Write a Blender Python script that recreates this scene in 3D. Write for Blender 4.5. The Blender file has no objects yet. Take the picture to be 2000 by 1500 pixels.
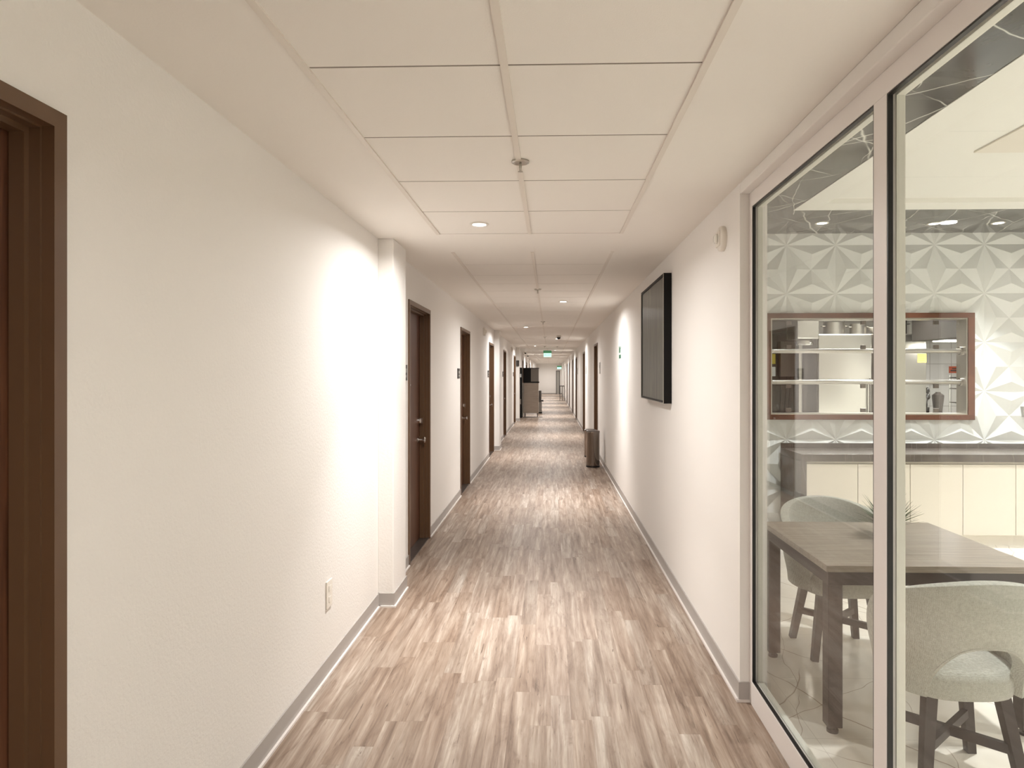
import bpy, bmesh, math, random
from mathutils import Vector, Matrix
random.seed(7)
PI = math.pi
SC = bpy.context.scene
COL = SC.collection
H = 1.645            # camera height above the floor
ZC = 2.611           # corridor ceiling

# ------------------------------------------------------------------ camera
cam = bpy.data.cameras.new('camera')
cam.sensor_width = 36.0
cam.lens = 1281.0 / 2000.0 * 36.0
cam.shift_x = -0.0195
cam.shift_y = -0.0090
cam.clip_start = 0.02
cam.clip_end = 200
camo = bpy.data.objects.new('camera', cam)
COL.objects.link(camo)
camo.location = (0, 0, H)
camo.rotation_euler = (PI / 2, 0, math.radians(1.63))
SC.camera = camo

# ------------------------------------------------------------------ world and exposure
w = bpy.data.worlds.new('world')
w.use_nodes = True
w.node_tree.nodes['Background'].inputs[0].default_value = (0.9, 0.85, 0.8, 1)
w.node_tree.nodes['Background'].inputs[1].default_value = 0.3
SC.world = w
SC.view_settings.view_transform = 'Standard'
SC.view_settings.look = 'None'
SC.view_settings.gamma = 1
SC.view_settings.use_curve_mapping = False
SC.view_settings.exposure = 0.62

CORR_W = 33.0        # watts of one corridor downlight
ROOM_W = 23.0
SOFFIT_W = 5.0        # watts of one dining-room downlight
KITCHEN_W = 60.0

def area(name, loc, power, size, color=(1, 1, 1), rot=(0, 0, 0), spread=None, parent=None, shape='DISK', sy=None):
    l = bpy.data.lights.new(name, 'AREA')
    l.shape = shape
    l.size = size
    if sy: l.size_y = sy
    l.energy = power
    l.color = color
    if spread: l.spread = spread
    o = bpy.data.objects.new(name, l)
    o.location = loc
    o.rotation_euler = rot
    COL.objects.link(o)
    if parent: o.parent = parent
    return o

# ------------------------------------------------------------------ colour and materials
def lin(c):
    out = []
    for v in c[:3]:
        v /= 255.0
        out.append(v / 12.92 if v <= 0.04045 else ((v + 0.055) / 1.055) ** 2.4)
    return tuple(out) + (1.0,)

MATS = {}
def nmat(name):
    m = bpy.data.materials.new(name)
    m.use_nodes = True
    MATS[name] = m
    nt = m.node_tree
    return m, nt, nt.nodes['Principled BSDF']

def L(nt, a, b): nt.links.new(a, b)

def N(nt, t, **kw):
    n = nt.nodes.new(t)
    for k, v in kw.items():
        if k in ('operation', 'blend_type', 'data_type', 'noise_dimensions', 'feature', 'wave_type', 'bands_direction', 'distance', 'interpolation_type'):
            setattr(n, k, v)
    return n

def math_n(nt, op, a, b=None):
    n = nt.nodes.new('ShaderNodeMath'); n.operation = op
    for i, v in enumerate((a, b)):
        if v is None: continue
        if isinstance(v, (int, float)): n.inputs[i].default_value = v
        else: L(nt, v, n.inputs[i])
    return n.outputs[0]

def mixc(nt, fac, a, b, bt='MIX'):
    n = nt.nodes.new('ShaderNodeMix'); n.data_type = 'RGBA'; n.blend_type = bt
    for sock, v in ((n.inputs[0], fac), (n.inputs[6], a), (n.inputs[7], b)):
        if isinstance(v, (int, float, tuple)): sock.default_value = v
        else: L(nt, v, sock)
    return n.outputs[2]

def ramp(nt, fac, stops):
    n = nt.nodes.new('ShaderNodeValToRGB')
    els = n.color_ramp.elements
    while len(els) < len(stops): els.new(0.5)
    for e, (p, c) in zip(els, stops):
        e.position = p
        e.color = c if len(c) == 4 else tuple(c) + (1,)
    L(nt, fac, n.inputs[0])
    return n.outputs[0]

def coords(nt, scale=(1, 1, 1), rot=(0, 0, 0), kind='Object'):
    tc = nt.nodes.new('ShaderNodeTexCoord')
    mp = nt.nodes.new('ShaderNodeMapping')
    mp.inputs['Scale'].default_value = scale
    mp.inputs['Rotation'].default_value = rot
    L(nt, tc.outputs[kind], mp.inputs[0])
    return mp.outputs[0]

def noise(nt, vec, scale, detail=4, rough=0.55, dist=0.0):
    n = nt.nodes.new('ShaderNodeTexNoise')
    n.inputs['Scale'].default_value = scale
    n.inputs['Detail'].default_value = detail
    n.inputs['Roughness'].default_value = rough
    n.inputs['Distortion'].default_value = dist
    L(nt, vec, n.inputs['Vector'])
    return n.outputs[0]

def bump(nt, b, h, strength, dist):
    n = nt.nodes.new('ShaderNodeBump')
    n.inputs['Strength'].default_value = strength
    n.inputs['Distance'].default_value = dist
    L(nt, h, n.inputs['Height'])
    L(nt, n.outputs[0], b.inputs['Normal'])

def plain(name, rgb, rough=0.5, metal=0.0, bumps=None, var=0.0, spec=None, coat=0.0):
    m, nt, b = nmat(name)
    c = lin(rgb)
    b.inputs['Base Color'].default_value = c
    b.inputs['Roughness'].default_value = rough
    b.inputs['Metallic'].default_value = metal
    if spec is not None: b.inputs['Specular IOR Level'].default_value = spec
    if coat: b.inputs['Coat Weight'].default_value = coat
    v = coords(nt)
    if var:
        nz = noise(nt, v, 6, 5)
        L(nt, mixc(nt, nz, tuple(x * (1 - var) for x in c[:3]) + (1,), tuple(min(1, x * (1 + var)) for x in c[:3]) + (1,)), b.inputs['Base Color'])
    if bumps:
        sc, st, di = bumps
        bump(nt, b, noise(nt, v, sc, 5, 0.6, 0.3), st, di)
    return m

def emis(name, rgb, strength):
    m, nt, b = nmat(name)
    b.inputs['Base Color'].default_value = lin(rgb)
    b.inputs['Emission Color'].default_value = lin(rgb)
    b.inputs['Emission Strength'].default_value = strength
    return m

WALL = plain('painted_plaster', (240, 236, 231), 0.75, bumps=(75, 0.45, 0.004), spec=0.25)
WALLR = plain('painted_drywall', (240, 236, 231), 0.75, bumps=(60, 0.2, 0.002), spec=0.25)
CEIL = plain('ceiling_paint', (241, 236, 229), 0.8, bumps=(90, 0.2, 0.002), spec=0.2)
TILE = plain('ceiling_tile', (241, 236, 229), 0.85, bumps=(220, 0.35, 0.002), spec=0.15)
TBAR = plain('ceiling_bar_metal', (228, 220, 210), 0.5)
GAPSHADE = plain('cross_bar_gap_shade', (140, 130, 120), 0.6)  # cross bars darkened to paint in the shadow gap between tile rows
BASEB = plain('baseboard_vinyl', (176, 170, 165), 0.4, var=0.06)
CAULK = plain('white_caulk', (228, 220, 214), 0.6, var=0.02)
DOORF = plain('brown_door_frame', (100, 74, 52), 0.32, var=0.05)
STEEL = plain('brushed_steel', (190, 186, 178), 0.28, 1.0, var=0.05)
CHROME = plain('chrome', (215, 212, 208), 0.12, 1.0)
WHITEP = plain('white_plastic', (236, 230, 220), 0.35)
ALU = plain('white_aluminium', (240, 234, 230), 0.4)
ALUI = plain('pale_aluminium', (226, 224, 212), 0.35)
POLISH = plain('polished_steel', (150, 140, 132), 0.16, 1.0, var=0.08)
BLACKR = plain('black_rubber', (22, 20, 20), 0.35)
BLACK = plain('black_paint', (13, 11, 10), 0.5, var=0.1, spec=0.2)
BLACKG = plain('black_gloss', (14, 12, 14), 0.12)
DARKB = plain('dark_wood_legs', (44, 36, 33), 0.5, var=0.25)
CREAM = plain('cream_laminate', (234, 226, 212), 0.35, var=0.02)
WHITEW = plain('white_panel_paint', (240, 241, 237), 0.45)
CLOUD = plain('white_ceiling_paint', (242, 240, 232), 0.7)
GREY = plain('grey_plastic', (130, 122, 114), 0.5, var=0.05)
DGREY = plain('dark_grey_plastic', (66, 60, 56), 0.45, var=0.08)
SSDARK = plain('dark_steel', (120, 112, 106), 0.35, 0.8, var=0.15)
HOODM = plain('hood_steel', (28, 23, 19), 0.6, 0.1, var=0.08)
YEL = plain('yellow_paper', (214, 196, 92), 0.8)
WPAP = plain('white_paper', (225, 228, 228), 0.8)
RED = plain('red_card', (206, 98, 66), 0.6)
SIGNG = plain('green_sign_ink', (40, 106, 78), 0.5)
SIGNW = plain('sign_white', (226, 234, 226), 0.5)
LEAF = plain('leaf_green', (48, 70, 30), 0.5, var=0.35)
POTM = plain('white_ceramic', (230, 228, 220), 0.25)
SOIL = plain('soil', (50, 38, 30), 0.9, var=0.3)
RUST = plain('grey_metal_paint', (168, 165, 158), 0.5, var=0.05)
LAMP = emis('lamp_lens', (255, 250, 240), 14.0)
LAMPR = emis('room_lamp_lens', (255, 252, 240), 9.0)
EXITG = emis('exit_lit_panel', (178, 245, 215), 1.0)
EXITD = plain('exit_green_housing', (110, 196, 150), 0.4)
TUBE = emis('kitchen_tube', (255, 252, 240), 5.0)

def leaf_mat():
    m, nt, b = nmat('brown_door_leaf')
    v = coords(nt, (30, 30, 1.6))
    n1 = noise(nt, v, 2.0, 6, 0.6, 0.4)
    c = ramp(nt, n1, [(0.3, lin((72, 42, 26))), (0.7, lin((106, 68, 46)))])
    L(nt, c, b.inputs['Base Color'])
    b.inputs['Roughness'].default_value = 0.4
    return m
LEAFD = leaf_mat()

def floor_mat():
    m, nt, b = nmat('vinyl_plank')
    tc = nt.nodes.new('ShaderNodeTexCoord')
    sp = nt.nodes.new('ShaderNodeSeparateXYZ')
    L(nt, tc.outputs['Object'], sp.inputs[0])
    X, Y = sp.outputs[0], sp.outputs[1]
    W = 0.098
    sx = math_n(nt, 'DIVIDE', X, W)
    ix = math_n(nt, 'FLOOR', sx)
    wn = nt.nodes.new('ShaderNodeTexWhiteNoise'); wn.noise_dimensions = '1D'
    L(nt, ix, wn.inputs['W'])
    yo = math_n(nt, 'ADD', Y, math_n(nt, 'MULTIPLY', wn.outputs[0], 3.7))
    sy = math_n(nt, 'DIVIDE', yo, 0.92)
    iy = math_n(nt, 'FLOOR', sy)
    cb = nt.nodes.new('ShaderNodeCombineXYZ'); L(nt, ix, cb.inputs[0]); L(nt, iy, cb.inputs[1])
    w2 = nt.nodes.new('ShaderNodeTexWhiteNoise'); w2.noise_dimensions = '3D'
    L(nt, cb.outputs[0], w2.inputs['Vector'])
    plank = w2.outputs[0]
    # grain coordinates, shifted plank by plank
    sh = math_n(nt, 'MULTIPLY', plank, 37.0)
    gv = nt.nodes.new('ShaderNodeCombineXYZ')
    L(nt, X, gv.inputs[0]); L(nt, Y, gv.inputs[1]); L(nt, sh, gv.inputs[2])
    def stretched(a, c):
        mp = nt.nodes.new('ShaderNodeMapping'); mp.inputs['Scale'].default_value = (a, c, 1)
        L(nt, gv.outputs[0], mp.inputs[0]); return mp.outputs[0]
    n1 = noise(nt, stretched(24, 1.5), 1.0, 6, 0.62, 0.35)
    n2 = noise(nt, stretched(120, 3.5), 1.0, 4, 0.7, 0.3)
    n3 = noise(nt, stretched(13, 2.6), 1.0, 6, 0.66, 1.2)
    base = ramp(nt, n1, [(0.28, lin((120, 103, 90))), (0.43, lin((154, 138, 125))), (0.56, lin((174, 161, 149))), (0.72, lin((204, 196, 187)))])
    hue = mixc(nt, plank, lin((226, 216, 206)), lin((255, 254, 252)))
    c = mixc(nt, 0.9, base, hue, 'MULTIPLY')
    w3 = nt.nodes.new('ShaderNodeTexWhiteNoise'); w3.noise_dimensions = '1D'; L(nt, sh, w3.inputs['W'])
    c = mixc(nt, math_n(nt, 'MULTIPLY', w3.outputs[0], 0.30), c, mixc(nt, 1.0, c, lin((255, 234, 218)), 'MULTIPLY'))
    fine = ramp(nt, n2, [(0.35, (0.72, 0.70, 0.68)), (0.6, (1, 1, 1))])
    c = mixc(nt, 0.6, c, fine, 'MULTIPLY')
    knots = ramp(nt, n3, [(0.30, (0.50, 0.44, 0.40)), (0.40, (0.86, 0.83, 0.81)), (0.50, (1, 1, 1))])
    c = mixc(nt, 0.8, c, knots, 'MULTIPLY')
    # dark splits
    n4 = noise(nt, stretched(70, 3.2), 1.0, 3, 0.6, 2.0)
    split = ramp(nt, n4, [(0.29, (0.34, 0.29, 0.26)), (0.335, (1, 1, 1))])
    c = mixc(nt, 0.9, c, split, 'MULTIPLY')
    # faint seams
    fy = math_n(nt, 'FRACT', sy)
    seam = math_n(nt, 'LESS_THAN', fy, 0.003)
    fx = math_n(nt, 'FRACT', sx)
    seam2 = math_n(nt, 'LESS_THAN', fx, 0.012)
    s = math_n(nt, 'MULTIPLY', math_n(nt, 'MAXIMUM', seam, seam2), 0.35)
    c = mixc(nt, s, c, mixc(nt, 1.0, c, (0.62, 0.58, 0.55, 1), 'MULTIPLY'))
    L(nt, c, b.inputs['Base Color'])
    b.inputs['Roughness'].default_value = 0.42
    b.inputs['Specular IOR Level'].default_value = 0.4
    bump(nt, b, n2, 0.12, 0.002)
    return m
FLOOR = floor_mat()

def marble(name, base, dark, vein, rough, sc=1.0, dens=0.012, tile=None, joint=(0.3, 0.3, 0.3, 1)):
    m, nt, b = nmat(name)
    v = coords(nt)
    cl = noise(nt, v, 1.6 * sc, 6, 0.6, 1.2)
    c = ramp(nt, cl, [(0.3, lin(dark)), (0.7, lin(base))])
    wob = noise(nt, v, 1.4, 3, 0.5)
    for k, (rs, rot, th) in enumerate(((1.1, 0.55, dens), (0.9, -0.5, dens * 0.8), (1.5, 1.0, dens * 0.6), (1.3, -0.95, dens * 0.6), (2.3, 0.25, dens * 0.5))):
        vv = coords(nt, (1, 1, 1), (0, 0, rot))
        sp_ = nt.nodes.new('ShaderNodeSeparateXYZ'); L(nt, vv, sp_.inputs[0])
        u = math_n(nt, 'ADD', math_n(nt, 'MULTIPLY', sp_.outputs[0], rs * sc), math_n(nt, 'MULTIPLY', wob, 0.28 * rs))
        d = math_n(nt, 'ABSOLUTE', math_n(nt, 'SUBTRACT', math_n(nt, 'FRACT', math_n(nt, 'ADD', u, 0.37 * k)), 0.5))
        gate = ramp(nt, noise(nt, coords(nt, (1, 1, 1), (0, 0, rot + k)), 1.1 + 0.3 * k, 3, 0.5), [(0.40, (0, 0, 0)), (0.50, (1, 1, 1))])
        msk = mixc(nt, 1.0, ramp(nt, d, [(0.0, (1, 1, 1)), (th * rs * sc, (0, 0, 0))]), gate, 'MULTIPLY')
        c = mixc(nt, math_n(nt, 'MULTIPLY', msk, 0.92), c, lin(vein))
    if tile:
        tc = nt.nodes.new('ShaderNodeTexCoord')
        sp = nt.nodes.new('ShaderNodeSeparateXYZ'); L(nt, tc.outputs['Object'], sp.inputs[0])
        a = math_n(nt, 'LESS_THAN', math_n(nt, 'FRACT', math_n(nt, 'DIVIDE', sp.outputs[0], tile[0])), 0.003 / tile[0])
        e = math_n(nt, 'LESS_THAN', math_n(nt, 'FRACT', math_n(nt, 'DIVIDE', sp.outputs[1], tile[1])), 0.003 / tile[1])
        c = mixc(nt, math_n(nt, 'MULTIPLY', math_n(nt, 'MAXIMUM', a, e), 0.7), c, joint)
    L(nt, c, b.inputs['Base Color'])
    b.inputs['Roughness'].default_value = rough
    return m
MARBC = marble('dark_marble', (82, 81, 75), (36, 36, 33), (232, 230, 220), 0.12, 1.2, 0.010, (1.2, 1.2), (0.25, 0.25, 0.23, 1))
MARBF = marble('cream_marble', (242, 237, 226), (228, 219, 204), (150, 126, 104), 0.14, 0.8, 0.005, (1.2, 0.6), (0.55, 0.5, 0.42, 1))
COUNT = marble('grey_counter_stone', (112, 104, 96), (84, 76, 70), (150, 142, 134), 0.18, 2.0, 0.0012)

def wood(name, a, c2, rough, sx=3, sy=60, sz=60):
    m, nt, b = nmat(name)
    v = coords(nt, (sx, sy, sz))
    n = noise(nt, v, 1.0, 6, 0.65, 0.6)
    L(nt, ramp(nt, n, [(0.3, lin(a)), (0.7, lin(c2))]), b.inputs['Base Color'])
    b.inputs['Roughness'].default_value = rough
    return m
TABLEW = wood('grey_oak_top', (122, 110, 97), (164, 152, 137), 0.3)
REDW = wood('red_brown_wood', (84, 48, 30), (116, 72, 50), 0.4, 4, 30, 4)
PANELW = wood('taupe_laminate', (164, 150, 136), (178, 164, 150), 0.45, 2, 20, 20)

def fabric():
    m, nt, b = nmat('woven_fabric')
    v = coords(nt)
    w1 = nt.nodes.new('ShaderNodeTexWave'); w1.bands_direction = 'X'; w1.inputs['Scale'].default_value = 70; w1.inputs['Distortion'].default_value = 6.0
    w2 = nt.nodes.new('ShaderNodeTexWave'); w2.bands_direction = 'Z'; w2.inputs['Scale'].default_value = 70; w2.inputs['Distortion'].default_value = 6.0
    L(nt, v, w1.inputs[0]); L(nt, v, w2.inputs[0])
    f = math_n(nt, 'MULTIPLY', math_n(nt, 'ADD', w1.outputs[1], w2.outputs[1]), 0.5)
    n = noise(nt, v, 90, 4, 0.7)
    f2 = math_n(nt, 'ADD', math_n(nt, 'MULTIPLY', f, 0.35), math_n(nt, 'MULTIPLY', n, 0.65))
    L(nt, ramp(nt, f2, [(0.2, lin((148, 146, 134))), (0.8, lin((198, 198, 186)))]), b.inputs['Base Color'])
    b.inputs['Roughness'].default_value = 0.95
    b.inputs['Specular IOR Level'].default_value = 0.15
    b.inputs['Sheen Weight'].default_value = 0.3
    bump(nt, b, f2, 0.4, 0.002)
    return m
FABRIC = fabric()

def canvas():
    m, nt, b = nmat('dark_abstract_paint')
    v = coords(nt, (8, 8, 1.2))
    n = noise(nt, v, 1.2, 6, 0.65, 1.0)
    L(nt, ramp(nt, n, [(0.3, lin((36, 36, 34))), (0.5, lin((66, 69, 58))), (0.68, lin((98, 100, 84)))]), b.inputs['Base Color'])
    b.inputs['Roughness'].default_value = 0.32
    return m
CANVAS = canvas()

def glass(name, tint=(0.985, 0.99, 0.985, 1), ior=1.45):
    m = bpy.data.materials.new(name); m.use_nodes = True
    nt = m.node_tree; nt.nodes.clear()
    o = nt.nodes.new('ShaderNodeOutputMaterial')
    mx = nt.nodes.new('ShaderNodeMixShader')
    ge = nt.nodes.new('ShaderNodeNewGeometry')
    vm = nt.nodes.new('ShaderNodeVectorMath'); vm.operation = 'DOT_PRODUCT'
    L(nt, ge.outputs['Incoming'], vm.inputs[0]); L(nt, ge.outputs['Normal'], vm.inputs[1])
    g1 = math_n(nt, 'SUBTRACT', 1.0, math_n(nt, 'ABSOLUTE', vm.outputs['Value']))
    fres = math_n(nt, 'ADD', 0.04, math_n(nt, 'MULTIPLY', 0.96, math_n(nt, 'POWER', g1, 5.0)))
    tr = nt.nodes.new('ShaderNodeBsdfTransparent'); tr.inputs[0].default_value = tint
    gl = nt.nodes.new('ShaderNodeBsdfGlossy'); gl.inputs['Roughness'].default_value = 0.0
    L(nt, fres, mx.inputs[0]); L(nt, tr.outputs[0], mx.inputs[1]); L(nt, gl.outputs[0], mx.inputs[2])
    L(nt, mx.outputs[0], o.inputs[0])
    return m
GLASS = glass('clear_glass')

def kt_mat():
    m, nt, b = nmat('white_wall_tile')
    br = nt.nodes.new('ShaderNodeTexBrick')
    v = coords(nt, (1, 1, 1), (PI / 2, 0, 0))
    br.offset = 0.0
    br.inputs['Scale'].default_value = 1
    br.inputs['Brick Width'].default_value = 0.3
    br.inputs['Row Height'].default_value = 0.3
    br.inputs['Mortar Size'].default_value = 0.004
    br.inputs['Color1'].default_value = lin((226, 224, 220)); br.inputs['Color2'].default_value = lin((230, 228, 224))
    br.inputs['Mortar'].default_value = lin((176, 172, 166))
    L(nt, v, br.inputs[0])
    L(nt, br.outputs[0], b.inputs['Base Color'])
    b.inputs['Roughness'].default_value = 0.2
    return m
KTILE = kt_mat()

# ------------------------------------------------------------------ mesh helpers
def NB(): return bmesh.new()

def bx(bm, x0, x1, y0, y1, z0, z1, bev=0.0):
    vs = [bm.verts.new((x, y, z)) for x in (x0, x1) for y in (y0, y1) for z in (z0, z1)]
    q = [(0, 1, 3, 2), (4, 6, 7, 5), (0, 4, 5, 1), (2, 3, 7, 6), (0, 2, 6, 4), (1, 5, 7, 3)]
    fs = [bm.faces.new([vs[i] for i in f]) for f in q]
    if bev:
        es = list({e for f in fs for e in f.edges})
        bmesh.ops.bevel(bm, geom=es, offset=bev, segments=2, affect='EDGES', profile=0.5)
    return bm

def cyl(bm, p0, p1, r0, r1=None, seg=24, caps=True):
    if r1 is None: r1 = r0
    p0, p1 = Vector(p0), Vector(p1)
    d = (p1 - p0).normalized()
    a = d.orthogonal().normalized(); b = d.cross(a)
    rings = []
    for p, r in ((p0, r0), (p1, r1)):
        rings.append([bm.verts.new(p + (a * math.cos(t) + b * math.sin(t)) * r) for t in [2 * PI * i / seg for i in range(seg)]])
    for i in range(seg):
        j = (i + 1) % seg
        bm.faces.new([rings[0][i], rings[0][j], rings[1][j], rings[1][i]])
    if caps:
        bm.faces.new(rings[0][::-1]); bm.faces.new(rings[1])
    return bm

def lathe(bm, prof, c=(0, 0, 0), seg=32, axis='Z'):
    c = Vector(c); rings = []
    for r, h in prof:
        ring = []
        for i in range(seg):
            t = 2 * PI * i / seg
            if axis == 'Z': v = Vector((r * math.cos(t), r * math.sin(t), h))
            else: v = Vector((h, r * math.cos(t), r * math.sin(t)))
            ring.append(bm.verts.new(c + v))
        rings.append(ring)
    for k in range(len(rings) - 1):
        for i in range(seg):
            j = (i + 1) % seg
            bm.faces.new([rings[k][i], rings[k][j], rings[k + 1][j], rings[k + 1][i]])
    bm.faces.new(rings[0][::-1]); bm.faces.new(rings[-1])
    return bm

def beam(bm, p0, p1, w0, w1, d0, d1, side=None):
    """a tapered four-sided bar between two points"""
    p0, p1 = Vector(p0), Vector(p1)
    d = (p1 - p0).normalized()
    a = Vector(side) if side else (Vector((1, 0, 0)) if abs(d.x) < 0.7 else Vector((0, 0, 1)))
    a = (a - d * a.dot(d)).normalized(); b = d.cross(a)
    R = []
    for p, w_, e in ((p0, w0, d0), (p1, w1, d1)):
        R.append([bm.verts.new(p + a * sx * w_ / 2 + b * sy * e / 2) for sx, sy in ((-1, -1), (1, -1), (1, 1), (-1, 1))])
    for i in range(4):
        j = (i + 1) % 4
        bm.faces.new([R[0][i], R[0][j], R[1][j], R[1][i]])
    bm.faces.new(R[0][::-1]); bm.faces.new(R[1])
    return bm

def obj(name, bm, m, parent=None, smooth=False, mods=()):
    bmesh.ops.recalc_face_normals(bm, faces=bm.faces)
    me = bpy.data.meshes.new(name)
    bm.to_mesh(me); bm.free()
    me.materials.append(m)
    if smooth:
        for p in me.polygons: p.use_smooth = True
    o = bpy.data.objects.new(name, me)
    COL.objects.link(o)
    if parent: o.parent = parent
    for k, kw in mods:
        md = o.modifiers.new(k, k)
        for a, v in kw.items(): setattr(md, a, v)
    return o

def autosmooth(o, ang=35):
    me = o.data
    for p in me.polygons: p.use_smooth = True
    bm = bmesh.new(); bm.from_mesh(me)
    for e in bm.edges:
        if len(e.link_faces) == 2 and e.calc_face_angle(0) > math.radians(ang): e.smooth = False
    bm.to_mesh(me); bm.free()
    return o

def tag(o, label, cat, group=None, kind=None):
    o['label'] = label; o['category'] = cat
    if group: o['group'] = group
    if kind: o['kind'] = kind
    return o

def thing(name, label, cat, loc=(0, 0, 0), rz=0, group=None):
    o = bpy.data.objects.new(name, None)
    o.empty_display_size = 0.1
    COL.objects.link(o)
    o.location = loc; o.rotation_euler = (0, 0, rz)
    return tag(o, label, cat, group)

def struct(name, bm=None, m=None, parent=None, loc=None, label=None, **kw):
    if bm is None:
        o = bpy.data.objects.new(name, None); COL.objects.link(o)
    else:
        o = obj(name, bm, m, parent, **kw)
    if loc: o.location = loc
    if not parent: o['kind'] = 'structure'
    if label: o['label'] = label
    return o

def dup(root, loc, label=None, rz=None):
    r = root.copy(); COL.objects.link(r); r.location = loc
    if rz is not None: r.rotation_euler = (0, 0, rz)
    if label: r['label'] = label
    for ch in list(root.children):
        c = ch.copy(); COL.objects.link(c); c.parent = r
        for g in ch.children:
            d = g.copy(); COL.objects.link(d); d.parent = c
    return r

def text_mesh(name, s, size, m, parent, loc, rot, ext=0.001):
    cu = bpy.data.curves.new(name, 'FONT'); cu.body = s; cu.size = size; cu.extrude = ext
    cu.align_x = 'CENTER'; cu.align_y = 'CENTER'
    t = bpy.data.objects.new(name, cu)
    COL.objects.link(t)
    dg = bpy.context.evaluated_depsgraph_get()
    me = bpy.data.meshes.new_from_object(t.evaluated_get(dg))
    bpy.data.objects.remove(t)
    me.materials.clear(); me.materials.append(m)
    o = bpy.data.objects.new(name, me); COL.objects.link(o)
    o.location = loc; o.rotation_euler = rot
    if parent: o.parent = parent
    return o

# ------------------------------------------------------------------ dimensions
XL, XR = -1.224, 0.954
Y0, Y1 = -6.0, 55.7
GY = 3.335                     # where the plaster wall stops and the glazed front begins
WY = 7.0                       # the panelled wall of the dining room
DH = 2.295                     # outer top of the door frames
LD = [(0.61, 1.611), (5.60, 6.60), (8.86, 9.87), (12.99, 14.05), (16.93, 17.92), (21.65, 22.75), (28.4, 29.4), (33.0, 34.0), (38.0, 39.0)]
RD = [(13.29, 14.32), (18.19, 19.27), (23.76, 24.90), (27.49, 28.55), (33.1, 34.15), (37.3, 38.4), (44.5, 45.6)]
COLS = [(4.62, 5.02), (14.21, 14.75), (23.3, 23.75)]
XC = -1.114

# ------------------------------------------------------------------ setting: floor, walls, ceiling
struct('floor', bx(NB(), XL - 0.2, 1.03, Y0, Y1, -0.1, 0), FLOOR)

def wall_with_doors(x0, x1, ya, yb, doors, top):
    bm = NB(); y = ya
    for a, b in doors:
        a2, b2 = a + 0.008, b - 0.008
        bx(bm, x0, x1, y, a2, 0, top)
        bx(bm, x0, x1, a2, b2, DH - 0.008, top)
        y = b2
    bx(bm, x0, x1, y, yb, 0, top)
    return bm
bm = wall_with_doors(XL - 0.2, XL, Y0, Y1, LD, ZC)
for a, b in COLS: bx(bm, XL - 0.002, XC, a, b, 0, ZC, 0.006)
struct('wall_left', bm, WALL)
bm = wall_with_doors(XR, XR + 0.136, GY, Y1, RD, ZC)
bx(bm, XR, XR + 0.136, Y0, -1.6, 0, ZC)
bx(bm, XR, XR + 0.136, -1.6, GY, 2.556, ZC, 0.004)       # header over the glazed front
struct('wall_right', bm, WALLR)
bm = NB(); bx(bm, XL - 0.2, XR + 0.1, Y1, Y1 + 0.15, 0, ZC)
struct('wall_end', bm, WALLR)
bm = NB(); bx(bm, XL - 0.2, XR + 0.1, Y0 - 0.15, Y0, 0, ZC)
struct('wall_back', bm, WALLR)

# ceiling: painted board with inset tile fields
GX0, GX1, GXM = -0.785, 0.495, -0.145
FIELDS = [(-5.28, 4.49, 16), (5.15, 20.40, 25), (21.1, 36.35, 25), (37.05, 54.13, 28)]
bm = NB()
bx(bm, XL - 0.2, GX0, Y0, Y1, ZC, ZC + 0.1)
bx(bm, GX1, XR + 0.136, Y0, Y1, ZC, ZC + 0.1)
ys = Y0
for a, b, n in FIELDS:
    bx(bm, GX0, GX1, ys, a, ZC, ZC + 0.1); ys = b
bx(bm, GX0, GX1, ys, Y1, ZC, ZC + 0.1)
struct('ceiling', bm, CEIL)
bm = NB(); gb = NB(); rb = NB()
for a, b, n in FIELDS:
    st = (b - a) / n
    for i in range(n):
        for xa, xb in ((GX0 + 0.024, GXM - 0.012), (GXM + 0.012, GX1 - 0.024)):
            bx(bm, xa, xb, a + i * st + 0.007, a + (i + 1) * st - 0.003, ZC + 0.003, ZC + 0.02)
    for xa, xb in ((GX0, GX0 + 0.024), (GXM - 0.012, GXM + 0.012), (GX1 - 0.024, GX1)):
        bx(gb, xa, xb, a, b, ZC - 0.004, ZC + 0.03)
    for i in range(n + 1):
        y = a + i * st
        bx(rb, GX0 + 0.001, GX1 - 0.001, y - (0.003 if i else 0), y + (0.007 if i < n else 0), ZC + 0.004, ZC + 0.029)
    bx(bm, GX0, GX1, a, b, ZC + 0.03, ZC + 0.05)
struct('ceiling', bm, TILE)
struct('trim_1', gb, TBAR)
struct('trim_5', rb, GAPSHADE)

# baseboards
def base_run(bm, cb, x, s, ya, yb, cut=()):
    y = ya
    for a, b in list(cut) + [(yb, None)]:
        if a > y:
            bx(bm, min(x, x + s * 0.008), max(x, x + s * 0.008), y, a, 0, 0.098)
            bx(cb, min(x, x + s * 0.02), max(x, x + s * 0.02), y, a, 0, 0.012)
        if b: y = b
bm = NB(); cb = NB()
segs = []
base_run(bm, cb, XL, 1, Y0, COLS[0][0], [LD[0]])
base_run(bm, cb, XL, 1, COLS[0][1], COLS[1][0], LD[1:4])
base_run(bm, cb, XL, 1, COLS[1][1], COLS[2][0], LD[4:6])
base_run(bm, cb, XL, 1, COLS[2][1], Y1, LD[6:])
for a, b in COLS:
    base_run(bm, cb, XC, 1, a - 0.008, b + 0.008)
    bx(bm, XL, XC, a - 0.008, a, 0, 0.098); bx(cb, XL, XC + 0.02, a - 0.02, a - 0.008, 0, 0.012)
    bx(bm, XL, XC, b, b + 0.008, 0, 0.098)
struct('baseboard_left', bm, BASEB)
struct('trim_2', cb, CAULK)
bm = NB(); cb = NB()
base_run(bm, cb, XR, -1, GY, Y1, RD)
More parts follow.
